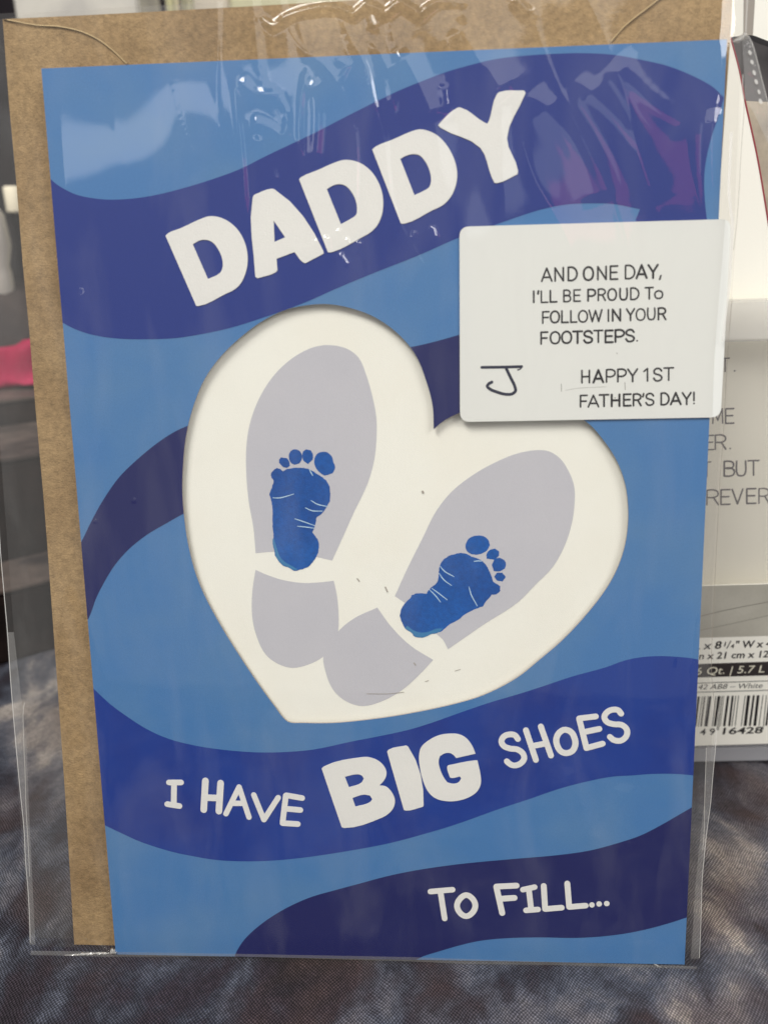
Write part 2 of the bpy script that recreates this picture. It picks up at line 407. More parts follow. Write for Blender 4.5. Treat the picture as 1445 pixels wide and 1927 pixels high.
sletter([[(340,178),(295,205),(273,255),(295,308),(340,333),(385,308),(407,255),(387,205),(340,178)]], a, 43)
sletter([[(562,118),(605,310)], [(562,115),(710,108)], [(590,205),(695,198)]], a, 44)
sletter([[(757,138),(843,119)], [(800,130),(818,288)], [(780,290),(868,283)]], a, 42)
sletter([[(910,110),(920,278)], [(920,280),(1042,270)]], a, 43)
sletter([[(1083,92),(1097,263)], [(1097,265),(1218,255)]], a, 43)
for d in ((1264,250), (1317,243), (1373,240)): sletter([[d]], a, 42)

# cream panel seen through the heart, with the printed shoe soles and the footprints
PN = -0.12
panel = link('heart_panel', mesh(solid([[(-6.1,.3),(6.1,.3),(6.1,18.4),(-6.1,18.4)]], lambda c: True, PN, PN-.04), 'heart_panel'), M_cream, card)
link('back_cover', mesh(solid([rect], lambda c: True, PN-.07, PN-.11), 'back_cover'), M_cream, card)
shape('shoe_print', CARD, [(619,649),(653,656),(675,673),(689,705),(700,743),(708,785),(708,832),(704,866),(692,909),(666,964),(645,1011),(625,1055),
 (585,1046),(543,1040),(513,1038.5),(481,1041),(477,994),(468,943),(463,879),(464,836),(470,798),(487,751),(513,709),(543,679),(577,658),(598,651)], M_sole, panel, PN+.003,
 also=[[(481,1072.5),(500,1081),(530,1091),(568,1097),(602,1096),(628,1093),(634,1121),(637,1155),(636,1189),(628,1215),(611,1234),(585,1249),(551,1257),
 (526,1251),(500,1232),(483,1198),(475,1164),(474,1126),(477,1096)]])
shape('shoe_print', CARD, [(1009,847),(1032,849),(1053,862),(1069,885),(1080,914),(1081,947),(1075,988),(1061,1030),(1040,1067),(1007,1101),(974,1134),(911,1175),
 (843,1222),(833,1204),(820,1192),(787,1159),(766,1138),(743,1122),(766,1071),(795,1013),(820,963),(849,926),(891,893),(932,870),(974,853)], M_sole, panel, PN+.0045,
 also=[[(633,1192),(666,1164),(710,1143.5),(734,1177),(772,1215),(815,1242),(789,1270),(755,1300),(721,1319),(683,1329),(653,1321),(628,1300),(613,1266),(609,1232)]])
def rough(pts, amp=1.1, step=4):
    q = curve(pts, sub=5); out = []
    for i, (x, y) in enumerate(q):
        n = noise.noise_vector(Vector((x*.22, y*.22, 3))); out.append((x+n.x*amp, y+n.y*amp))
    return out
def footprint(body, toes, creases, smear, zz):
    pol = [rough(Z(body, *zz))] + [rough(Z(t, *zz), .4) for t in toes]
    pol = [onplane(CARD, p, PN+.007) for p in pol]
    bm = solid(pol, lambda c: any(inside(c, p) for p in pol), PN+.007)
    f = link('footprint', mesh(bm, 'footprint'), M_foot, panel)
    for c in creases: strokes('skin_crease', CARD, [Z(c, *zz)], 1.9, M_crease, panel, PN+.009, taper=True)
    shape('thin_ink_edge', CARD, Z(smear, *zz), M_footlight, panel, PN+.0085)
footprint([(385,478),(420,468),(450,480),(475,500),(530,475),(600,465),(680,463),(745,475),(765,480),(850,530),(920,580),(965,630),(985,690),(992,760),(985,820),(960,875),(940,910),(895,960),(850,1000),(835,1040),(825,1085),(810,1140),(795,1165),(830,1210),(860,1260),(870,1310),(860,1370),(840,1430),(800,1490),(740,1550),(680,1570),(600,1583),(540,1550),(480,1530),(430,1480),(395,1430),(385,1370),(365,1300),(375,1200),(365,1100),(365,1000),(360,900),(345,800),(332,745),(355,690),(375,600),(350,560),(345,520)],
 [[(820,360),(850,310),(900,290),(950,293),(1000,330),(1025,400),(1043,460),(1020,520),(930,550),(870,510),(820,430)],
  [(730,262),(780,275),(803,320),(800,375),(748,422),(700,385),(685,330),(695,285)],
  [(600,262),(650,275),(680,320),(680,370),(655,415),(600,432),(560,405),(540,330),(560,280)],
  [(455,350),(520,360),(545,395),(550,440),(520,465),(480,455),(435,410),(437,375)]],
 [[(370,790),(430,792),(500,778),(590,750)], [(785,822),(850,860),(960,885)], [(722,900),(790,930),(905,935)], [(610,1020),(700,1050),(820,1093)], [(638,1100),(720,1108),(815,1122)], [(765,482),(780,512),(798,545)]],
 [(364,1240),(366,1300),(388,1370),(398,1428),(432,1478),(482,1526),(540,1548),(600,1578),(640,1572),(570,1530),(500,1490),(450,1440),(420,1370),(395,1290),(380,1235)], (450, 800, 5.78))
footprint([(560,430),(580,390),(640,345),(720,320),(790,315),(860,345),(960,385),(1010,440),(1050,520),(1070,590),(1110,615),(1140,640),(1143,680),(1100,720),(1060,715),(1040,745),(1000,790),(975,835),(920,850),(800,910),(730,965),(640,1015),(560,1080),(470,1105),(400,1135),(320,1130),(280,1090),(220,1050),(185,980),(170,930),(175,880),(210,810),(260,760),(290,720),(360,705),(430,710),(440,680),(480,640),(525,605),(540,560),(545,500),(550,460)],
 [[(805,240),(830,180),(880,150),(930,143),(990,155),(1030,195),(1040,240),(1010,290),(960,320),(900,330),(840,315),(810,280)],
  [(1010,320),(1040,285),(1090,270),(1130,300),(1130,340),(1090,378),(1010,368)],
  [(1060,430),(1085,375),(1130,360),(1180,380),(1198,420),(1185,465),(1140,490),(1080,490)],
  [(1082,545),(1110,505),(1160,505),(1195,545),(1165,590),(1110,580)]],
 [[(560,445),(600,490),(690,542)], [(548,510),(590,570),(665,628)], [(480,658),(550,710),(625,768)], [(455,672),(510,725),(560,788)], [(838,645),(860,720),(918,828)], [(888,394),(925,390),(960,392)]],
 [(215,1045),(280,1090),(320,1130),(400,1133),(470,1103),(560,1075),(585,1045),(520,1050),(440,1080),(360,1085),(290,1060),(240,1020)], (720, 980, 5.161))
# small specks and pencil scuffs on the cream panel
M_scuff = plain('pencil_grey', rgb(160, 152, 142), .7)
for q, w in (([(725,1105),(729,1114)], 2.2), ([(672,1089),(676,1094)], 2.0), ([(779,1248),(782,1252)], 2.2), ([(795,925),(796,927)], 4), ([(690,1306),(730,1306),(760,1303)], 1.0), ([(800,1283),(806,1281)], 1.2), ([(856,1263),(866,1260)], 1.0)):
    strokes('scuff', CARD, [(q, w)], 2, M_scuff, panel, PN+.012)

# ------------------------------------------------------------------ kraft envelope behind the card
ENV = [(5,35),(17,194),(31,346),(43,500),(55,622),(66,760),(83,948),(97,1138),(122,1488),(141,1801),(1240,1816),(1377,30),(1379,-40),(620,2),(270,22)]
env = empty('envelope', CARD.M()); tag(env, 'brown kraft paper envelope behind the blue card inside the clear sleeve', 'envelope')
EN = PN-.16
e = shape('envelope_body', CARD, ENV, M_kraft, env, EN, EN-.06, corner=12, sub=2)
q = [(5,35),(30,38),(70,45),(110,48),(150,56),(185,72),(215,95),(240,118),(262,140),(262,300),(600,420),(1000,420),(1100,200),(1140,90),(1175,50),(1215,18),(1245,-5),(1300,-30),(1240,-33),(620,3),(270,22.5)]
shape('envelope_flap', CARD, q, M_kraft, env, EN+.03, EN+.004, corner=30, sub=3)
M_torn = plain('torn_paper_edge', rgb(205, 180, 135), .8)
for q in ([(14,36),(70,46),(110,48.5),(150,57),(185,73),(215,96),(238,118)], [(1150,76),(1175,48),(1215,16),(1245,-7)]): strokes('flap_edge', CARD, [q], 1.6, M_torn, env, EN+.036)

# ------------------------------------------------------------------ white message label
SN = 0.042
def rounded(quad, r, seg=6):
    out = []; n = len(quad)
    for i in range(n):
        a, b, c = Vector(quad[i-1]), Vector(quad[i]), Vector(quad[(i+1) % n])
        p, q2 = b+(a-b).normalized()*r, b+(c-b).normalized()*r
        for k in range(seg+1):
            t = k/seg; out.append(tuple(p*(1-t)**2+b*2*t*(1-t)+q2*t*t))
    return out
sq = rounded([(864.5,426),(1376,411.5),(1356,785),(865.5,794)], 19)
sl = empty('message_label', CARD.M()); tag(sl, 'white round-cornered label printed AND ONE DAY with a handwritten J', 'label')
Q = onplane(CARD, sq, SN)
bm = solid([Q], lambda c: inside(c, Q), SN, .022)
link('label_card', mesh(bm, 'label_card'), M_sticker, sl)
# stroke alphabet, unit cell, y up
def arc(cx_, cy_, rx, ry, a0, a1, n=7):
    return [(cx_+rx*math.cos(math.radians(a0+(a1-a0)*i/n)), cy_+ry*math.sin(math.radians(a0+(a1-a0)*i/n))) for i in range(n+1)]
Ooct = [(.5,1),(.2,.9),(.04,.68),(.04,.32),(.2,.08),(.5,0),(.8,.08),(.96,.32),(.96,.68),(.8,.9),(.5,1)]
FONT = {
 'A': [[(0,0),(.5,1)], [(.5,1),(1,0)], [(.2,.3),(.8,.3)]],
 'B': [[(.05,0),(.05,1)], [(.05,1),(.6,1),(.9,.88),(.92,.66),(.7,.53),(.05,.53)], [(.05,.53),(.7,.53),(1,.35),(.95,.1),(.7,0),(.05,0)]],
 'D': [[(.05,0),(.05,1)], [(.05,1),(.5,1),(.85,.82),(1,.5),(.85,.16),(.5,0),(.05,0)]],
 'E': [[(.05,0),(.05,1)], [(.05,1),(1,1)], [(.05,.52),(.88,.52)], [(.05,0),(1,0)]],
 'F': [[(.05,0),(.05,1)], [(.05,1),(1,1)], [(.05,.5),(.88,.5)]],
 'H': [[(.05,0),(.05,1)], [(.95,0),(.95,1)], [(.05,.5),(.95,.5)]],
 'I': [[(.5,0),(.5,1)]],
 'L': [[(.05,1),(.05,0)], [(.05,0),(1,0)]],
 'M': [[(.05,0),(.1,1)], [(.1,1),(.5,.2)], [(.5,.2),(.9,1)], [(.9,1),(.95,0)]],
 'N': [[(.05,0),(.05,1)], [(.05,1),(.95,0)], [(.95,0),(.95,1)]],
 'O': [Ooct], 'o': [[(x, y*.68) for x, y in Ooct]],
 'P': [[(.05,0),(.05,1)], [(.05,1),(.65,1),(.98,.85),(.98,.6),(.65,.44),(.05,.44)]],
 'R': [[(.05,0),(.05,1)], [(.05,1),(.65,1),(.95,.86),(.95,.64),(.65,.5),(.05,.5)], [(.58,.5),(1,0)]],
 'S': [[(.95,.8),(.75,.97),(.4,1),(.1,.86),(.1,.65),(.4,.53),(.72,.46),(.96,.3),(.9,.1),(.6,0),(.25,.03),(.03,.22)]],
 'T': [[(0,1),(1,1)], [(.5,1),(.5,0)]],
 'U': [[(.05,1),(.05,.3),(.2,.06),(.5,0),(.8,.06),(.95,.3),(.95,1)]],
 'V': [[(0,1),(.5,0)], [(.5,0),(1,1)]],
 'W': [[(0,1),(.25,0)], [(.25,0),(.5,.95)], [(.5,.95),(.75,0)], [(.75,0),(1,1)]],
 'Y': [[(0,1),(.5,.45)], [(1,1),(.5,.45)], [(.5,.45),(.5,0)]],
 '1': [[(0,.78),(.9,1)], [(.9,1),(.9,0)]],
 "'": [[(.7,1.02),(.4,.76)]], ',': [[(.8,.15),(.3,-.13)]], '.': [[(.5,.03)]],
 '!': [[(.5,1),(.5,.28)], [(.5,.03)]],
}
def textline(name, pl, chars, base, h, zz, w, mat, parent, z, jit=0.0):
    (bx0, by0), (bx1, by1) = base
    for ch, x0, x1 in chars:
        lines = []
        slope = (by1-by0)/(bx1-bx0)
        jy = random.uniform(-jit, jit); wj = 1+random.uniform(-.14, .14)
        for st in FONT[ch]:
            pts = [(x0+(x1-x0)*x, by0+(x0+(x1-x0)*x-bx0)*slope-h*y+jy) for x, y in st]
            lines.append((Z(pts, *zz), w*wj*1.22))
        strokes(name, pl, lines, w, mat, parent, z)
    return None
z1 = (990, 480, 4.817)
TZ = SN+.002
textline('letter', CARD, [('A',140,232),('N',258,340),('D',378,460),('O',520,608),('N',645,728),('E',760,828),('D',896,983),('A',1000,1092),('Y',1108,1192),(',',1203,1225)], ((135,237),(1150,204)), 118, z1, 3.1, M_ink, sl, TZ, 1.5)
textline('letter', CARD, [('I',60,76),("'",100,116),('L',134,194),('L',216,276),('B',338,400),('E',430,490),('P',557,625),('R',650,716),('O',740,817),('U',848,916),('D',944,1020),('T',1080,1150),('o',1165,1237)], ((68,428),(1200,392)), 102, z1, 2.8, M_ink, sl, TZ, 1.5)
textline('letter', CARD, [('F',147,206),('O',220,300),('L',320,380),('L',402,458),('O',474,555),('W',570,685),('I',736,754),('N',780,856),('Y',910,980),('O',997,1077),('U',1099,1168),('R',1195,1263)], ((145,615),(1265,580)), 103, z1, 2.9, M_ink, sl, TZ, 1.5)
textline('letter', CARD, [('F',132,194),('O',219,305),('O',323,410),('T',425,506),('S',522,599),('T',614,693),('E',715,784),('P',805,885),('S',902,979),('.',997,1013)], ((130,805),(1005,779)), 106, z1, 3.0, M_ink, sl, TZ, 1.5)
z2 = (890, 660, 3.284)
textline('letter', CARD, [('H',670,721),('A',744,804),('P',822,876),('P',892,944),('Y',957,1015),('1',1056,1080),('S',1115,1167),('T',1180,1238)], ((668,198),(1210,182)), 76, z2, 3.1, M_ink, sl, TZ, 1)
textline('letter', CARD, [('F',662,704),('A',712,775),('T',781,837),('H',854,907),('E',929,974),('R',989,1037),("'",1044,1058),('S',1067,1117),('D',1160,1210),('A',1222,1283),('Y',1294,1346),('!',1356,1374)], ((660,348),(1365,328)), 71, z2, 3.0, M_ink, sl, TZ, 1)
strokes('handwritten_initial', CARD, [(Z([(54,102),(200,100),(300,97)], *z2), 5.4), (Z([(301,99),(294,110),(276,118)], *z2), 2.4), (Z([(205,108),(232,165),(258,220),(262,248),(240,266),(200,268),(150,255),(105,236),(88,218),(98,203),(116,193)], *z2), 5.6)],
 5, M_pen, sl, TZ)
M_smudge = plain('faint_grey', rgb(150, 148, 142), .6)
for q, w in (([(545,205),(546,250)], 1.3), ([(938,195),(940,240)], 1.3), ([(570,245),(640,232),(760,225),(820,222)], .6), ([(888,14),(891,17)], 1.5), ([(876,290),(879,291)], 2)):
    strokes('smudge', CARD, [(Z(q, *z2), w)], 1.5, M_smudge, sl, TZ)

# ------------------------------------------------------------------ clear sleeve
slv = empty('plastic_sleeve', CARD.M()); tag(slv, 'clear crinkled plastic sleeve wrapped round the blue card and envelope', 'sleeve')
XR = [(-60,1414),(0,1406),(70,1399),(160,1396),(400,1388),(540,1378),(650,1369),(740,1364),(813,1360),(897,1354),(994,1349),(1091,1344),(1200,1339),(1272,1338),(1370,1347),(1411,1345),(1463,1340),(1512,1336),(1581,1327),(1657,1320),(1761,1317),(1835,1313)]
def xr(y): return float(np.interp(y, [a for a, b in XR], [b for a, b in XR]))
def xl(y): return 57-(1800-y)*131/1772.0
NU, NV = 520, 700
U = np.zeros((NV, NU)); V = np.zeros((NV, NU)); PX = np.zeros((NV, NU)); PY = np.zeros((NV, NU))
for j in range(NV):
    t = j/(NV-1)
    yl = 1802+(28-1802)*t; yr = 1832+(-46-1832)*t
    xa, xb = xl(yl), xr(yr)
    for i in range(NU):
        s = i/(NU-1); PX[j, i] = xa+(xb-xa)*s; PY[j, i] = yl+(yr-yl)*s
dirs = np.stack([(PX-W/2)/F, (PY-H/2)/F, np.ones_like(PX)], -1)
B = np.array([list(WX), list(WY), list(WZ)]); D = dirs @ B.T
n_, o_, c_ = np.array(CARD.n), np.array(CARD.o+CARD.n*0.1), np.array(CAM)
tt = ((o_-c_) @ n_)/(D @ n_)
Pw = c_+D*tt[..., None]-np.array(CARD.o)
U = Pw @ np.array(CARD.u); V = Pw @ np.array(CARD.v)
def sm(a, b, x):
    t = np.clip((x-a)/(b-a), 0, 1); return t*t*(3-2*t)
env_l = np.interp(PY, [35, 1790], [-7.55, -7.15])
hgt = -.22+.10*sm(-8.2, -7.0, U)+.24*sm(-7.3, -6.0, U)-.38*sm(6.1, 7.3, U)
hgt = np.maximum(hgt-.07*(1-sm(-.1, .7, V)), -.2-.0*V)
# soft billows plus folds that run down from the open end
nz = np.zeros_like(U); nf = np.zeros_like(U)
for j in range(NV):
    for i in range(NU):
        u, v = U[j, i], V[j, i]
        w = 0.25*noise.noise((u*.5, v*.35, 7.0))
        nz[j, i] = noise.noise((u*.28, v*.20, 1.3))*.6+noise.noise((u*.8+v*.25, v*.3, 4.1))*.22
        r = 1-abs(noise.noise((u*1.1+w*3+v*.18, v*.16, 9.0)))*2
        nf[j, i] = max(0, r)**4+0.35*noise.noise((u*1.7+w*2, v*.5, 2.0))
top = sm(11.5, 18.5, V)
right = sm(2.5, 5.5, U)*sm(11, 15, V)
hgt = hgt+nz*(.035+.05*top+.055*right)+nf*.014*top*sm(-5.6, -3.2, U)*(1-.6*right)
def crease(pts, width, height, taper=True):
    """A narrow ridge in the film along a traced line."""
    global hgt
    q = [CARD.P(x, y, .1) for x, y in curve(pts, closed=False, sub=5, corner=60)] if len(pts) > 2 else [CARD.P(x, y, .1) for x, y in pts]
    best = np.full(U.shape, 1e9); par = np.zeros(U.shape); n = len(q)-1
    lo = (min(a for a, b in q)-4*width, min(b for a, b in q)-4*width); hi = (max(a for a, b in q)+4*width, max(b for a, b in q)+4*width)
    m = (U > lo[0]) & (U < hi[0]) & (V > lo[1]) & (V < hi[1])
    uu, vv = U[m], V[m]; bb = np.full(uu.shape, 1e9); pp = np.zeros(uu.shape)
    for k in range(n):
        ax, ay = q[k]; bx, by = q[k+1]; dx, dy = bx-ax, by-ay; l2 = dx*dx+dy*dy+1e-12
        t = np.clip(((uu-ax)*dx+(vv-ay)*dy)/l2, 0, 1)
        d = np.hypot(uu-ax-t*dx, vv-ay-t*dy)
        c = d < bb; bb = np.where(c, d, bb); pp = np.where(c, (k+t)/n, pp)
    g = np.exp(-(bb/width)**2)*height
    if taper: g = g*np.clip(np.sin(np.pi*np.clip(pp, 0.02, .98))*2.2, 0, 1)
    hgt[m] += g
for c, w, h in [
 ([(485,30),(515,52),(545,33),(590,20),(635,18),(665,30),(690,8),(725,27),(753,5),(790,28),(820,5),(870,5)], .07, .060),
 ([(965,-6),(985,15),(998,28)], .08, .06), ([(692,12),(697,35),(703,55)], .06, .04),
 ([(442,140),(446,200),(455,300),(464,430)], .07, .025), ([(450,150),(480,175),(527,180)], .10, .030), ([(525,180),(541,220),(536,262)], .06, .02),
 ([(470,230),(505,240),(545,270)], .12, .03), ([(480,250),(505,300),(520,350)], .09, .02),
 ([(577,135),(566,200),(566,320)], .06, .022), ([(585,150),(595,190),(590,330)], .12, .03),
 ([(655,65),(690,130),(706,230)], .08, .025), ([(700,75),(728,130),(741,215)], .07, .025), ([(750,90),(785,160),(815,235)], .22, .05),
 ([(860,25),(905,120),(950,190)], .28, .05), ([(830,155),(836,190),(834,210)], .09, .025),
 ([(148,540),(165,590),(190,640)], .12, .022), ([(630,110),(655,125),(640,152)], .05, .015),
 ([(1150,110),(1210,180),(1310,250)], .28, .026), ([(1080,140),(1180,260),(1240,390)], .28, .026), ([(1000,160),(1100,300),(1130,390)], .28, .022),
 ([(595,448),(594,478)], .04, .03), ([(613,442),(617,478)], .05, .04), ([(638,476),(655,502)], .05, .035), ([(675,452),(672,478)], .04, .03), ([(632,438),(642,433)], .04, .03), ([(650,448),(658,462)], .05, .03), ([(812,425),(820,452)], .04, .03), ([(780,435),(777,452)], .04, .02),
 ([(250,938),(256,944)], .05, .03), ([(176,979),(186,982)], .03, .02), ([(152,917),(170,919)], .03, .012),
 ([(1342,200),(1338,300),(1345,395)], .13, .05), ([(1279,1130),(1270,1180),(1268,1260)], .05, .014), ([(1310,1140),(1302,1200),(1300,1270)], .05, .014),
 ([(58,395),(62,440),(68,495)], .1, .02), ([(1040,1440),(1120,1520),(1090,1590)], .3, .03), ([(1180,1470),(1170,1540),(1200,1600)], .3, .03),
 ]: crease(c, w, h)
cur = np.array([[0.]])
verts = np.stack([U, V, hgt], -1).reshape(-1, 3)
idx = np.arange(NU*NV).reshape(NV, NU)
quads = np.stack([idx[:-1, :-1], idx[:-1, 1:], idx[1:, 1:], idx[1:, :-1]], -1).reshape(-1, 4)
me = bpy.data.meshes.new('front_film')
me.vertices.add(len(verts)); me.vertices.foreach_set('co', verts.astype(np.float32).ravel())
me.loops.add(quads.size); me.loops.foreach_set('vertex_index', quads.ravel().astype(np.int32))
me.polygons.add(len(quads)); me.polygons.foreach_set('loop_start', np.arange(0, quads.size, 4, dtype=np.int32))
me.update(calc_edges=True)
link('front_film', me, M_film, slv, smooth=True)
outline = [(xl(1802),1802)]+[(xl(1802)+(xr(1832)-xl(1802))*k/8, 1802+30*k/8) for k in range(1, 8)]+[(xr(y), y) for y in (1832,1700,1500,1411,1272,1091,900,740,540,400,160,0,-46)]+[(xl(28),28)]
Q = onplane(CARD, outline, -.44); bm = solid([Q], lambda c: inside(c, Q), -.44)
link('back_film', mesh(bm, 'back_film'), M_filmback, slv)
def seam_or_crease(pts, w, z, mat=M_seam, name='seam_or_crease'):
    w = w*.72 if w < 3 else w
    return strokes(name, CARD, [pts], w, mat, slv, z)
M_border = film_mat('sealed_border_film', 2.2, .11, .12, (.92,.90,.86,1), .03)
def border(pts, z):
    q = onplane(CARD, pts, z); link('sealed_border', mesh(solid([q], lambda c: inside(c, q), z), 'sealed_border'), M_border, slv)
border([(57,1803),(220,1801),(450,1801),(770,1810),(945,1818),(1313,1834),(1311,1820),(1288,1818.5),(945,1808),(770,1802),(450,1796),(58,1790)], .02)
border([(1313,1832),(1317,1761),(1320,1657),(1327,1581),(1336,1512),(1340,1463),(1346,1405),(1330,1405),(1327,1463),(1325,1512),(1317,1581),(1309,1657),(1303,1761),(1297,1826)], -.25)
border([(57,1801),(53,1680),(45,1560),(28,1380),(14,1190),(26,1190),(42,1330),(50,1400),(56,1560),(62,1680),(68,1799)], -.25)
seam_or_crease([(57,1801),(56,1740),(53,1680),(48,1620),(45,1560),(38,1490),(28,1380),(20,1280),(14,1190),(7,1110),(1,1040),(-6,900)], 1.8, -.30)
seam_or_crease([(56,1650),(53,1590),(49,1520),(47,1450),(44,1380),(44,1335),(46,1323)], 1.5, -.28)
seam_or_crease([(57,1802),(100,1800),(160,1800),(220,1800)], 1.6, -.1)
seam_or_crease([(220,1799),(450,1799),(770,1808),(945,1816),(1150,1826),(1313,1832)], 1.0, -.1)
seam_or_crease([(xr(y)+1, y) for y in (1832,1790,1740,1690,1657,1620,1581,1545,1512,1480,1463,1430,1411,1385,1372)], 1.7, -.28)
seam_or_crease([(1329,1408),(1328,1442),(1326,1500),(1324,1581),(1322,1600)], 1.5, -.26)
seam_or_crease([(xr(y)+1, y) for y in (1350,1300,1272,1200,1150,1091,994,897,813,740,650,560)], .9, -.28, plain('film_edge_shade', rgb(150, 140, 128), .5))
seam_or_crease([(1406,-30),(1406,0),(1404,40),(1403,65)], 2.2, -.24)
seam_or_crease([(1376,250),(1373,310),(1371,350),(1374,390),(1378,420),(1377,450),(1375,480),(1372,540),(1368,570),(1364,600),(1360,640)], 5.0, .14)  # bright highlight on a film crease, drawn as a milky white strip
seam_or_crease([(1402,160),(1399,220),(1394,290),(1391,350),(1386,420),(1380,470)], 1.0, -.24, bpy.data.materials['film_edge_shade'])
seam_or_crease([(1398,140),(1397,165),(1399,185)], 2.4, -.2)
# torn-open corner flap with its row of weld dots
fl = onplane(CARD, [(1396,68),(1408,66),(1416,80),(1424,110),(1434,150),(1447,200),(1460,245),(1460,300),(1420,215),(1402,185),(1399,120)], -.1)
bm = solid([fl], lambda c: inside(c, fl), -.1)
link('corner_flap', mesh(bm, 'corner_flap'), film_mat('creased_film', 2.5, .16, .1, (.8,.78,.76,1), .05), slv)
seam_or_crease([(1408,66),(1416,82),(1424,110),(1434,150),(1447,200),(1460,245)], 1.6, -.08)
dots = [(1411,98,6,9), (1415,116,6,9), (1419,136,6,10), (1423,153,6,10), (1428,172,5,9), (1431,190,7,10)]
for (x, y, a_, b_) in dots:
    bmd = bmesh.new()
    ring = [bmd.verts.new((*CARD.P(x+a_/2*math.cos(k*math.pi/6)+0.25*b_/2*math.sin(k*math.pi/6), y+b_/2*math.sin(k*math.pi/6), -.07), -.07)) for k in range(12)]
    bmd.faces.new(ring)
    link('weld_dot', mesh(bmd, 'weld_dot'), M_seam, slv)
# crumpled film at the top right corner; at the foot, whitish tucks standing for glints
M_glint = film_mat('crumpled_film', 5.0, .35, .08, (.95,.94,.9,1), .25)
def gather(pts, r, n=26, seed=1):
    """A small crumpled tuck: a thin bumpy tube of film."""
    rnd = random.Random(seed); bm = bmesh.new(); q = curve(pts, closed=False, sub=n//max(1, len(pts)-1), corner=70); rings = []
    for i, (x, y) in enumerate(q):
        u, v = CARD.P(x, y, 0); e = math.sin(math.pi*(i+.5)/len(q)); rr = r*(.35+.65*e)*rnd.uniform(.5, 1.35)
        rings.append([bm.verts.new((u+rr*.6*math.cos(a*math.pi/4), v+rr*math.sin(a*math.pi/4), .0+rr*math.cos(a*math.pi/4)+rnd.uniform(-.3, .3)*rr)) for a in range(8)])
    for a, b in zip(rings, rings[1:]):
        for k in range(8): bm.faces.new((a[k], a[(k+1) % 8], b[(k+1) % 8], b[k]))
    return link('film_gather', mesh(bm, 'film_gather'), M_glint, slv)
gather([(1380,76),(1392,72),(1400,66),(1406,72)], .05, 30, 3)
gather([(120,1799),(150,1797),(180,1795),(205,1795)], .03, 24, 6)
gather([(207,1793),(213,1791),(219,1793)], .07, 10, 7)
gather([(1230,1815),(1245,1822),(1275,1826),(1300,1830)], .03, 30, 8)

# ------------------------------------------------------------------ tablecloth
mt = bpy.data.materials.new('printed_cloth'); mt.use_nodes = True; nt = mt.node_tree; N = nt.nodes; L = nt.links
b = N['Principled BSDF']; b.inputs['Roughness'].default_value = .7; b.inputs['Specular IOR Level'].default_value = .3
tc = N.new('ShaderNodeTexCoord')
mp = N.new('ShaderNodeMapping'); mp.inputs['Rotation'].default_value = (0, 0, .55); mp.inputs['Scale'].default_value = (1, .75, 1); mp.inputs['Location'].default_value = (3.1, 1.2, 0)
L.new(tc.outputs['Object'], mp.inputs[0])
def noise_n(scale, det, rough_=.6, dist=0.0, src=None):
    n = N.new('ShaderNodeTexNoise'); n.inputs['Scale'].default_value = scale; n.inputs['Detail'].default_value = det; n.inputs['Roughness'].default_value = rough_; n.inputs['Distortion'].default_value = dist
    L.new(src or mp.outputs[0], n.inputs['Vector']); return n
na = noise_n(.50, 5, .60, .35)
r1 = N.new('ShaderNodeValToRGB'); cr = r1.color_ramp
cr.elements[0].position = .30; cr.elements[0].color = rgb(38, 34, 40)
cr.elements[1].position = .74; cr.elements[1].color = rgb(186, 176, 168)
for p_, c_r in ((.40, rgb(54, 46, 54)), (.47, rgb(58, 58, 68)), (.54, rgb(84, 87, 99)), (.64, rgb(120, 118, 124))):
    e_ = cr.elements.new(p_); e_.color = c_r
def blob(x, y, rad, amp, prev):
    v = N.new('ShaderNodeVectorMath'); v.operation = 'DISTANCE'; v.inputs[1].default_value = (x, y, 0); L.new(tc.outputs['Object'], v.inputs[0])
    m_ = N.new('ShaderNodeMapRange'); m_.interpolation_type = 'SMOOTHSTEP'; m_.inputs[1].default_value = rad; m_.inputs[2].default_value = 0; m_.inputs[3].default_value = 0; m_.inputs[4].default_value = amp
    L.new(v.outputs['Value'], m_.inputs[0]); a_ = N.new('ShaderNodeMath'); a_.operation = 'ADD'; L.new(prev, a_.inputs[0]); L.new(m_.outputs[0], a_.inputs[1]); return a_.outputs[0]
fac = na.outputs['Fac']
for b_ in ((-2.6, -.6, 3.6, -.16), (-7.5, -1.5, 2.6, -.10), (9.0, 2.5, 5.5, .14), (6.5, -1.4, 2.4, .10), (-10.0, 10.5, 6.0, .26), (2.2, -1.6, 2.6, .06), (-8.0, 4.0, 3.0, .05)): fac = blob(*b_, fac)  # dark patch before the card's foot blends print with soft shadow
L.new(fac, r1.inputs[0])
nb = noise_n(.22, 3, .5, .4); nb.inputs['Vector'].default_value = (0,0,0)
r2 = N.new('ShaderNodeMapRange'); r2.inputs[1].default_value = .5; r2.inputs[2].default_value = .68; r2.inputs[4].default_value = .6
mp2 = N.new('ShaderNodeMapping'); mp2.inputs['Location'].default_value = (17, 5, 0); L.new(tc.outputs['Object'], mp2.inputs[0]); L.new(mp2.outputs[0], nb.inputs['Vector'])
L.new(nb.outputs['Fac'], r2.inputs[0])
mx = N.new('ShaderNodeMix'); mx.data_type = 'RGBA'; mx.inputs[7].default_value = rgb(96, 74, 66)
L.new(r2.outputs[0], mx.inputs[0]); L.new(r1.outputs[0], mx.inputs[6])
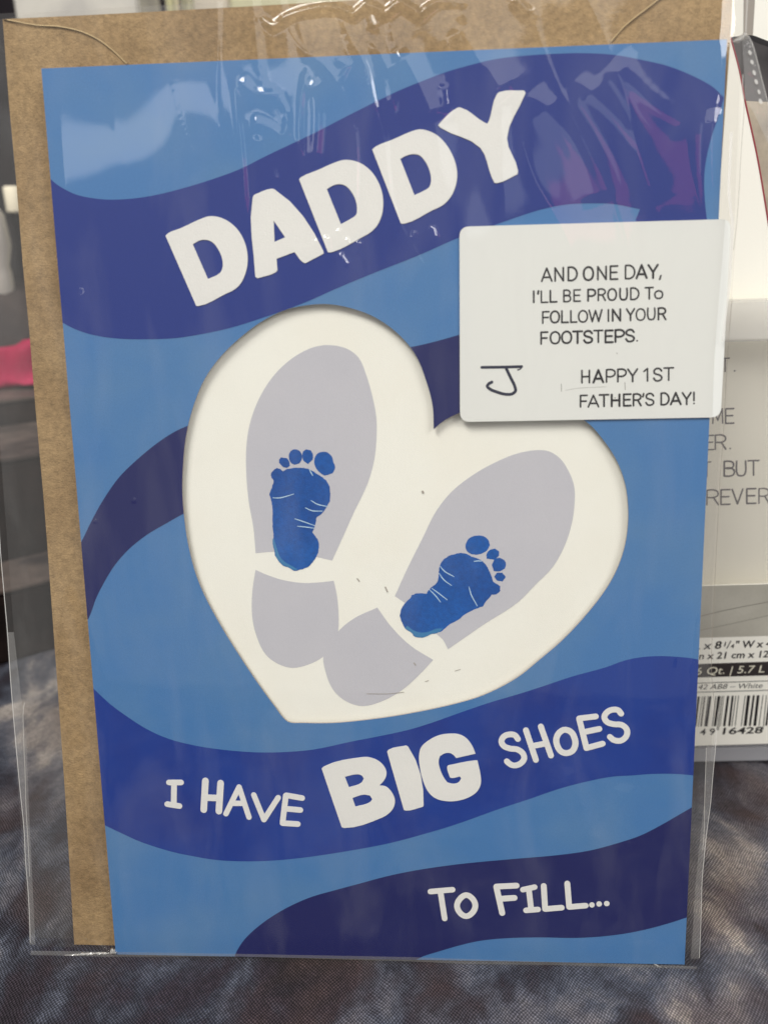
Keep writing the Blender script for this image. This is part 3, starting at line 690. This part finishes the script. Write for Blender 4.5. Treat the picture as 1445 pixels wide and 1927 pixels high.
# woven threads
nwp = noise_n(1.1, 3, .6, 0, tc.outputs['Object'])
wsc = N.new('ShaderNodeVectorMath'); wsc.operation = 'MULTIPLY_ADD'; wsc.inputs[1].default_value = (.22, .22, 0)
L.new(nwp.outputs['Color'], wsc.inputs[0]); L.new(tc.outputs['Object'], wsc.inputs[2])
sx = N.new('ShaderNodeSeparateXYZ'); L.new(wsc.outputs[0], sx.inputs[0])
def sine(out, freq):
    m = N.new('ShaderNodeMath'); m.operation = 'MULTIPLY'; m.inputs[1].default_value = freq; L.new(out, m.inputs[0])
    s = N.new('ShaderNodeMath'); s.operation = 'SINE'; L.new(m.outputs[0], s.inputs[0]); return s.outputs[0]
w1, w2 = sine(sx.outputs[0], 2*math.pi/.078), sine(sx.outputs[1], 2*math.pi/.085)
pr = N.new('ShaderNodeMath'); pr.operation = 'MULTIPLY'; L.new(w1, pr.inputs[0]); L.new(w2, pr.inputs[1])
wv = N.new('ShaderNodeMapRange'); wv.inputs[1].default_value = 0; wv.inputs[2].default_value = 1; wv.inputs[3].default_value = .52; wv.inputs[4].default_value = 1.9
pa = N.new('ShaderNodeMath'); pa.operation = 'MULTIPLY_ADD'; pa.inputs[1].default_value = .5; pa.inputs[2].default_value = .5; L.new(pr.outputs[0], pa.inputs[0])
pp_ = N.new('ShaderNodeMath'); pp_.operation = 'POWER'; pp_.inputs[1].default_value = 2.2; L.new(pa.outputs[0], pp_.inputs[0]); L.new(pp_.outputs[0], wv.inputs[0])
nfine = noise_n(9, 2, .6, 0, tc.outputs['Object'])
fm = N.new('ShaderNodeMath'); fm.operation = 'MULTIPLY_ADD'; fm.inputs[1].default_value = 1.3; fm.inputs[2].default_value = .35; L.new(nfine.outputs['Fac'], fm.inputs[0])
fm2 = N.new('ShaderNodeMath'); fm2.operation = 'MULTIPLY'; L.new(wv.outputs[0], fm2.inputs[0]); L.new(fm.outputs[0], fm2.inputs[1])
vm = N.new('ShaderNodeVectorMath'); vm.operation = 'SCALE'; L.new(mx.outputs[2], vm.inputs[0]); L.new(fm2.outputs[0], vm.inputs['Scale'])
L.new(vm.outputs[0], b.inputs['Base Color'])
bp = N.new('ShaderNodeBump'); bp.inputs['Distance'].default_value = .02; L.new(pr.outputs[0], bp.inputs['Height']); L.new(bp.outputs[0], b.inputs['Normal'])
bm = bmesh.new(); n = 220; g = []
for j in range(n+1):
    row = []
    for i in range(n+1):
        fx = (i/n*2-1); fy = j/n
        x = 90*fx*abs(fx)**.6; y = -45+160*fy if False else (-28+ (fy**1.5)*185)
        z = -.05+.10*noise.noise((x*.12+y*.07, y*.16-x*.05, 0))+.03*noise.noise((x*.5, y*.4, 5))
        if -.3 < y < 2.5 and abs(x) < 9: z = min(z, -.09)
        if -2 < y < 30 and x > 3 and y > 4.5: z = min(z, -.13)
        row.append(bm.verts.new((x, y, z)))
    g.append(row)
for j in range(n):
    for i in range(n): bm.faces.new((g[j][i], g[j][i+1], g[j+1][i+1], g[j+1][i]))
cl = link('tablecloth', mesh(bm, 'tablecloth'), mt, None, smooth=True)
tag(cl, 'dark mottled grey and purple woven cloth spread under everything', 'tablecloth')

# ------------------------------------------------------------------ clear storage bin at the right
CR = Vector((CAMM[0][0], CAMM[1][0], 0)).normalized()
BINY = CAM.xy.to_3d()+Vector((0,0,-.12))+Vector((0, 20.1, 0))
BP = Plane((BINY.x, BINY.y, -.12), CR, (0, 0, 1))
bin_ = empty('storage_bin', BP.M()); tag(bin_, 'clear plastic shoebox bin with a printed size label and barcode, behind the card', 'storage bin')
M_bin = film_mat('frosted_plastic', 1.0, .05, .12, (.80,.78,.74,1), .02)
M_rim = film_mat('thick_frosted_plastic', 1.6, .35, .15, (.93,.91,.87,1), .02)
M_base = film_mat('thick_plastic_foot', 1.8, .62, .2, (.50,.50,.53,1), .04)
bl = BP.P(700, 1300)[0]; br = bl+33
xr_, yt = BP.P(1400, 563); yl_ = BP.P(1400, 640)[1]; yb = BP.P(1400, 1404)[1]
box('wall', (bl, yb, -.2), (br, yl_+.02, -.04), M_bin, bin_)
box('wall', (bl, yb, -20.2), (br, yl_, -20.04), M_bin, bin_)
box('wall', (bl, yb, -20.0), (bl+.15, yl_, -.22), M_bin, bin_)
box('wall', (br-.15, yb, -20.0), (br, yl_, -.22), M_bin, bin_)
box('rim', (bl-.3, yl_, -.25), (br+.3, yt, .28), M_rim, bin_, .06)
box('rim', (bl-.3, yl_, -20.5), (br+.3, yt, -20), M_rim, bin_, .06)
box('foot', (bl+.2, .05, -20), (br-.2, yb-.01, -.05), M_base, bin_, .12)
# paper label on the front wall
M_lab = paper('label_paper', rgb(248, 245, 234), .6, .02, 30, .01, 30)
zl = (1300, 1080, 5.669)
lab = shape('size_label', BP, Z([(-900,160),(60,130),(1600,85),(1600,1790),(30,1838),(-900,1860)], *zl), M_lab, bin_, .02, -.02, corner=5, sub=1)
shape('label_picture', BP, Z([(-900,162),(60,132),(1600,87),(1600,640),(40,685),(-900,712)], *zl), paper('label_photo', rgb(176,172,160), .5, .03, 12, .01, 20, blotch=.7, blotch_c=rgb(196,192,180)), lab, .023, corner=5, sub=1)
M_sg = plain('soft_grey_ink', rgb(140,136,126), .6)
for q, w in (([(60,462),(400,382),(822,300),(1500,180)], 1.6), ([(60,610),(400,540),(822,445),(1500,300)], 1.1)): strokes('picture_line', BP, [(Z(q, *zl), w)], 1.2, M_sg, lab, .026)
shape('printed_bar', BP, Z([(-600,985),(60,963),(1500,915),(1500,1065),(60,1108),(-600,1130)], *zl), plain('label_black', rgb(52,46,46), .5), lab, .023, corner=5, sub=1)
for q in ([(-300,1180),(1500,1122)], [(-300,1275),(1500,1225)]): strokes('printed_rule', BP, [(Z(q, *zl), 1.5)], 1.5, M_ink, lab, .0235)
bars = [(10,9),(30,22),(70,25),(118,7),(138,8),(152,6),(180,9),(195,25),(262,8),(285,25),(312,6),(330,8),(348,6),(385,25),(435,22),(475,8),(505,8),(575,8),(600,32),(660,22),(703,30),(765,8),(803,8),(835,22),(870,8),(900,28)]
for k, (x, w) in enumerate(bars):
    lean = -38-5*(k % 2); y0 = 1312-x*.022; y1 = 1632-x*.012+(42 if x in (312, 330, 803) else 0)
    q = [BP.P(*p, .024) for p in Z([(x, y0), (x+w, y0), (x+w+lean, y1), (x+lean, y1)], *zl)]
    bmb = bmesh.new(); bmb.faces.new([bmb.verts.new((*c, .024)) for c in reversed(q)])
    link('bar', mesh(bmb, 'bar'), M_ink, lab)
def words(s, x0, y0, x1, y1, h, zz, mat, parent, pl, z, shear=0.0, bold=0.02):
    cu = bpy.data.curves.new('words', 'FONT'); cu.body = s; cu.shear = shear; cu.offset = bold; cu.resolution_u = 3
    o = bpy.data.objects.new('printed_text', cu); col.objects.link(o)
    dg = bpy.context.evaluated_depsgraph_get(); m = bpy.data.meshes.new_from_object(o.evaluated_get(dg))
    bpy.data.objects.remove(o)
    xs = [v.co.x for v in m.vertices]; lo, hi = min(xs), max(xs)
    for v in m.vertices:
        t = (v.co.x-lo)/(hi-lo); px = x0+(x1-x0)*t; py = y0+(y1-y0)*t-h*v.co.y/.70
        (a_, b_), = [pl.P(*p, z) for p in Z([(px, py)], *zz)]
        v.co = (a_, b_, z)
    m.materials.clear()
    return tag(link('printed_text', m, mat, parent), kind='stuff')
words('L x 8', 30, 808, 330, 797, 78, zl, M_ink, lab, BP, .024, .18)
words('1', 352, 775, 378, 774, 48, zl, M_ink, lab, BP, .024, .18); words('/', 376, 796, 432, 794, 78, zl, M_ink, lab, BP, .025, .35); words('4', 424, 793, 462, 792, 44, zl, M_ink, lab, BP, .026, .18)
words('" W x 4', 482, 792, 862, 780, 74, zl, M_ink, lab, BP, .024, .18)
words('n x 21 cm x 12', 82, 912, 828, 890, 70, zl, M_ink, lab, BP, .024, .18)
words('6 Qt. | 5.7 L', 52, 1078, 785, 1052, 78, zl, plain('label_cream_print', rgb(236,231,210), .6), lab, BP, .027, .22, 0.0)
words('42 AB8 \u2013 White', 75, 1236, 765, 1218, 54, zl, M_ink, lab, BP, .024, .3, 0.0)
words('4 9', 95, 1722, 258, 1716, 66, zl, M_ink, lab, BP, .024, .12); words('16428', 335, 1714, 770, 1700, 68, zl, M_ink, lab, BP, .024, .12)

# cards filed inside the bin
def filed(name, label, group, pts, mat, depth, thick=.06, cat='card'):
    pl = Plane(BP.o-BP.n*depth, BP.u, BP.v); e = empty(name, pl.M()); tag(e, label, cat, group)
    shape('card_sheet', pl, pts, mat, e, 0, -thick, corner=5, sub=1)
    return e, pl
M_c1 = paper('cream_filed_card', rgb(252, 249, 238), .6, .015, 20, .01, 20)
M_red = plain('red_edge', rgb(150, 62, 70), .6)
grp = 'cards filed in the storage bin'
e, pl = filed('filed_card', 'cream card with grey handwriting ending in BUT and FOREVER inside the bin', grp, [(1250,575),(1700,560),(1660,1120),(1240,1125)], M_c1, .55)
z3 = (1300, 640, 5.352)
M_gink = plain('grey_pen', rgb(118, 114, 118), .6)
def grey(chars, y0, y1, x0=0, x1=776, sl_=-.03):
    textline('letter', pl, chars, ((x0, y1+8), (x1, y1+8+sl_*(x1-x0))), y1-y0, z3, 2.5, M_gink, e, .003, 2)
grey([('T',305,385),('.',432,448)], 185, 318)
grey([('M',215,325),('E',345,430)], 692, 838)
grey([('E',150,228),('R',240,350),('.',388,402)], 955, 1098)
grey([('T',120,200),('B',330,435),('U',455,555),('T',575,685)], 1225, 1372)
grey([('R',155,275),('E',298,392),('V',415,522),('E',558,652),('R',680,785)], 1508, 1655)
e, pl = filed('filed_card', 'tall cream card with a slanting red edge sticking up out of the bin', grp, [(1250,60),(1375,70),(1391,130),(1402,190),(1425,295),(1446,420),(1475,600),(1480,900),(1240,900)], M_c1, 1.0)
strokes('red_edge', pl, [[(1375,70),(1391,130),(1402,190)], [(1402,190),(1425,295),(1446,420),(1475,600)]], 3.2, M_red, e, .004)
e, pl = filed('filed_card', 'beige card with faint grey marks behind the red-edged card', grp, [(1300,183),(1420,190),(1560,196),(1560,900),(1300,900)], paper('mottled_beige', rgb(196,182,160), .6, .1, 3, .02, 20, blotch=.9, blotch_c=rgb(140,130,122)), 2.2)
e, pl = filed('filed_card', 'dark grey photo card topmost at the right behind the beige card', grp, [(1330,72),(1405,66),(1425,72),(1450,84),(1600,110),(1600,700),(1330,700)], paper('dark_photo', rgb(88,84,84), .5, .1, 3, .02, 20, blotch=.8, blotch_c=rgb(48,46,48)), 3.0)
strokes('black_swoosh', pl, [([(1400,68),(1415,70),(1430,76),(1446,82),(1480,100)], 9)], 8, M_ink, e, .004, taper=True)
e, pl = filed('filed_card', 'pale cream card at the very back of the bin in the top right corner', grp, [(1330,-80),(1600,-80),(1600,400),(1330,400)], M_c1, 4.5)
shape('grey_stripe', pl, [(1400,-60),(1424,-60),(1416,75),(1398,75)], plain('grey_stripe', rgb(160,152,142), .6), e, .004, corner=5, sub=1)

# ------------------------------------------------------------------ stepped riser and goods, out of focus at the left
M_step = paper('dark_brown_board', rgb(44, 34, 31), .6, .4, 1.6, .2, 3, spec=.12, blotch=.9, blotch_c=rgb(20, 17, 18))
GX = CAM.x; GY = CAM.y
rs = empty('display_riser', Matrix.Translation((-14, GY+27.6, -.1)) @ Matrix.Rotation(math.radians(35), 4, 'Z')); tag(rs, 'dark brown stepped riser blurred behind the sleeve at the left', 'display riser')
def step(y0, y1, z0, z1):
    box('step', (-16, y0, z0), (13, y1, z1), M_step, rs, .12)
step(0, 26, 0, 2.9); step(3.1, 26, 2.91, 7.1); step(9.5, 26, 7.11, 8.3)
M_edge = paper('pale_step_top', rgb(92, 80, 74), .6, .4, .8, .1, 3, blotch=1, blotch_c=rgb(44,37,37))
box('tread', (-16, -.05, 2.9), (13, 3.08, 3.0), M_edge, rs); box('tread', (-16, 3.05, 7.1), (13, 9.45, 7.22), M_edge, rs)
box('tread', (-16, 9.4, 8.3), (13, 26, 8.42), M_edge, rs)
def spot(px, py, dist):                        # where a sight line reaches the distance dist
    d = ray(px, py); return CAM+d*(dist/d.y)
a0, a1 = spot(-60, 720, 39), spot(62, 652, 39)
pw = a1.x-a0.x
o = box('pink_packet', (0, 0, 0), (pw, 2.5, a1.z-8.34), paper('pink_card', rgb(160, 14, 66), .6, .05, 4, .01, 10, spec=.1, blotch=.8, blotch_c=rgb(184, 48, 90)), None, .0)
b3 = bmesh.new(); b3.from_mesh(o.data); bmesh.ops.subdivide_edges(b3, edges=b3.edges, cuts=7, use_grid_fill=True)
for v in b3.verts:
    k = noise.noise_vector(v.co*.9); v.co += Vector((k.x*.5, k.y*.4, k.z*.55-.25))
b3.to_mesh(o.data); b3.free(); o.data.polygons.foreach_set('use_smooth', [True]*len(o.data.polygons))
o.location = (a0.x, a0.y, 8.44); o.rotation_euler = (0, -.06, .15)
tag(o, 'bright pink packet lying on the dark riser at the left edge', 'packet')
def bundle(name, label, cat, px, py, dist, rx, top, mat, squash=1.0, base=8.4):
    c = spot(px, py, dist)
    prof = [(rx*.55, base), (rx*.95, base+(top-base)*.15), (rx, base+(top-base)*.45), (rx*.8, base+(top-base)*.8), (rx*.3, top)]
    o = lathe(name, prof, mat, None, 28, (c.x, c.y, 0), jitter=.5); tag(o, label, cat); return o
M_dk = paper('dark_plastic_wrap', rgb(34, 30, 32), .7, .4, .6, .3, 1.2, spec=.12, blotch=.8, blotch_c=rgb(30,28,32))
M_dk2 = paper('grey_brown_wrap', rgb(62, 54, 52), .7, .4, .6, .3, 1.2, spec=.15, blotch=.8, blotch_c=rgb(46,42,44))
bundle('wrapped_bundle', 'grey-brown crumpled bundle above the pink packet at the left edge', 'bundle', 15, 600, 43.5, 4.2, spot(15,530,43.5).z, M_dk2)
bundle('dark_bag', 'tall dark bag standing behind the envelope at the left edge', 'bag', -20, 400, 50, 6.5, spot(0,60,50).z, M_dk, base=-.1)
c = spot(4, 470, 42); c2 = spot(4, 500, 42)
o = lathe('silver_jar', [(.7, 8.4), (.75, c2.z-.4), (.7, c2.z), (.95, c2.z+1.0), (.85, c2.z+2.4), (.5, c2.z+2.9)], plain('silver_foil', rgb(205,198,190), .3, .6, .3), None, 24, (c.x-.5, c.y, 0)); tag(o, 'silvery pale jar at the left edge of the picture', 'jar')
c = spot(26, 375, 45); zt = spot(26, 350, 45).z; zb = spot(26, 400, 45).z
cand = empty('white_candle', Matrix.Translation((c.x, c.y, 0))); tag(cand, 'small white candle on a dark post beside the envelope edge', 'candle')
lathe('candle_body', [(.42, zb), (.45, zb+.1), (.45, zt-.1), (.4, zt)], plain('warm_wax', rgb(250,240,215), .5), cand, 20)
lathe('candle_post', [(.6, 8.4), (.25, 8.8), (.22, zb-.1), (.4, zb-.01)], M_dk, cand, 16)
# upper edge of the picture
def tall(name, label, cat, xa, xb, dist, ztop, mat, depth=6, rot=0, zbot=-.1):
    A, Bq = spot(xa, 20, dist), spot(xb, 20, dist)
    o = box(name, (0, 0, 0), (Bq.x-A.x, depth, ztop-zbot), mat, None, .15); o.location = (A.x, A.y, zbot); o.rotation_euler[2] = rot
    tag(o, label, cat); return o
tall('white_carton', 'tall plain off-white carton behind the envelope top left', 'carton', 28, 262, 58, 36, paper('white_board', rgb(205, 200, 190), .5, .03, 1, .05, 3, blotch=.8, blotch_c=rgb(180,176,170)))
tall('white_case', 'white case with a dark lid behind the glass bottle', 'case', 352, 432, 66, 36, paper('white_case', rgb(225, 215, 200), .5, .03, 1, .05, 3))
tall('cream_carton', 'pale green-cream carton behind the middle of the envelope top', 'carton', 434, 680, 62, 34, paper('cream_board', rgb(200, 196, 160), .5, .03, 1, .05, 3))
c = spot(345, 10, 52)
o = lathe('glass_bottle', [(2.2, -.1), (2.3, 2), (2.3, 20), (1.0, 24), (.75, c.z-1), (.8, c.z+.5), (.85, c.z+4)], plain('clear_glass', rgb(235,232,205), .03, .5, 0, .85), None, 32, (c.x-.2, c.y, 0)); tag(o, 'clear glass bottle neck catching the light above the envelope', 'bottle')
bw = box('stall_backdrop', (-260, 100, -.1), (260, 103, 150), paper('black_drape', rgb(34, 30, 34), .8, .2, .2, .5, .4, spec=.1), None)
tag(bw, 'black cloth backdrop far behind the table', 'backdrop')
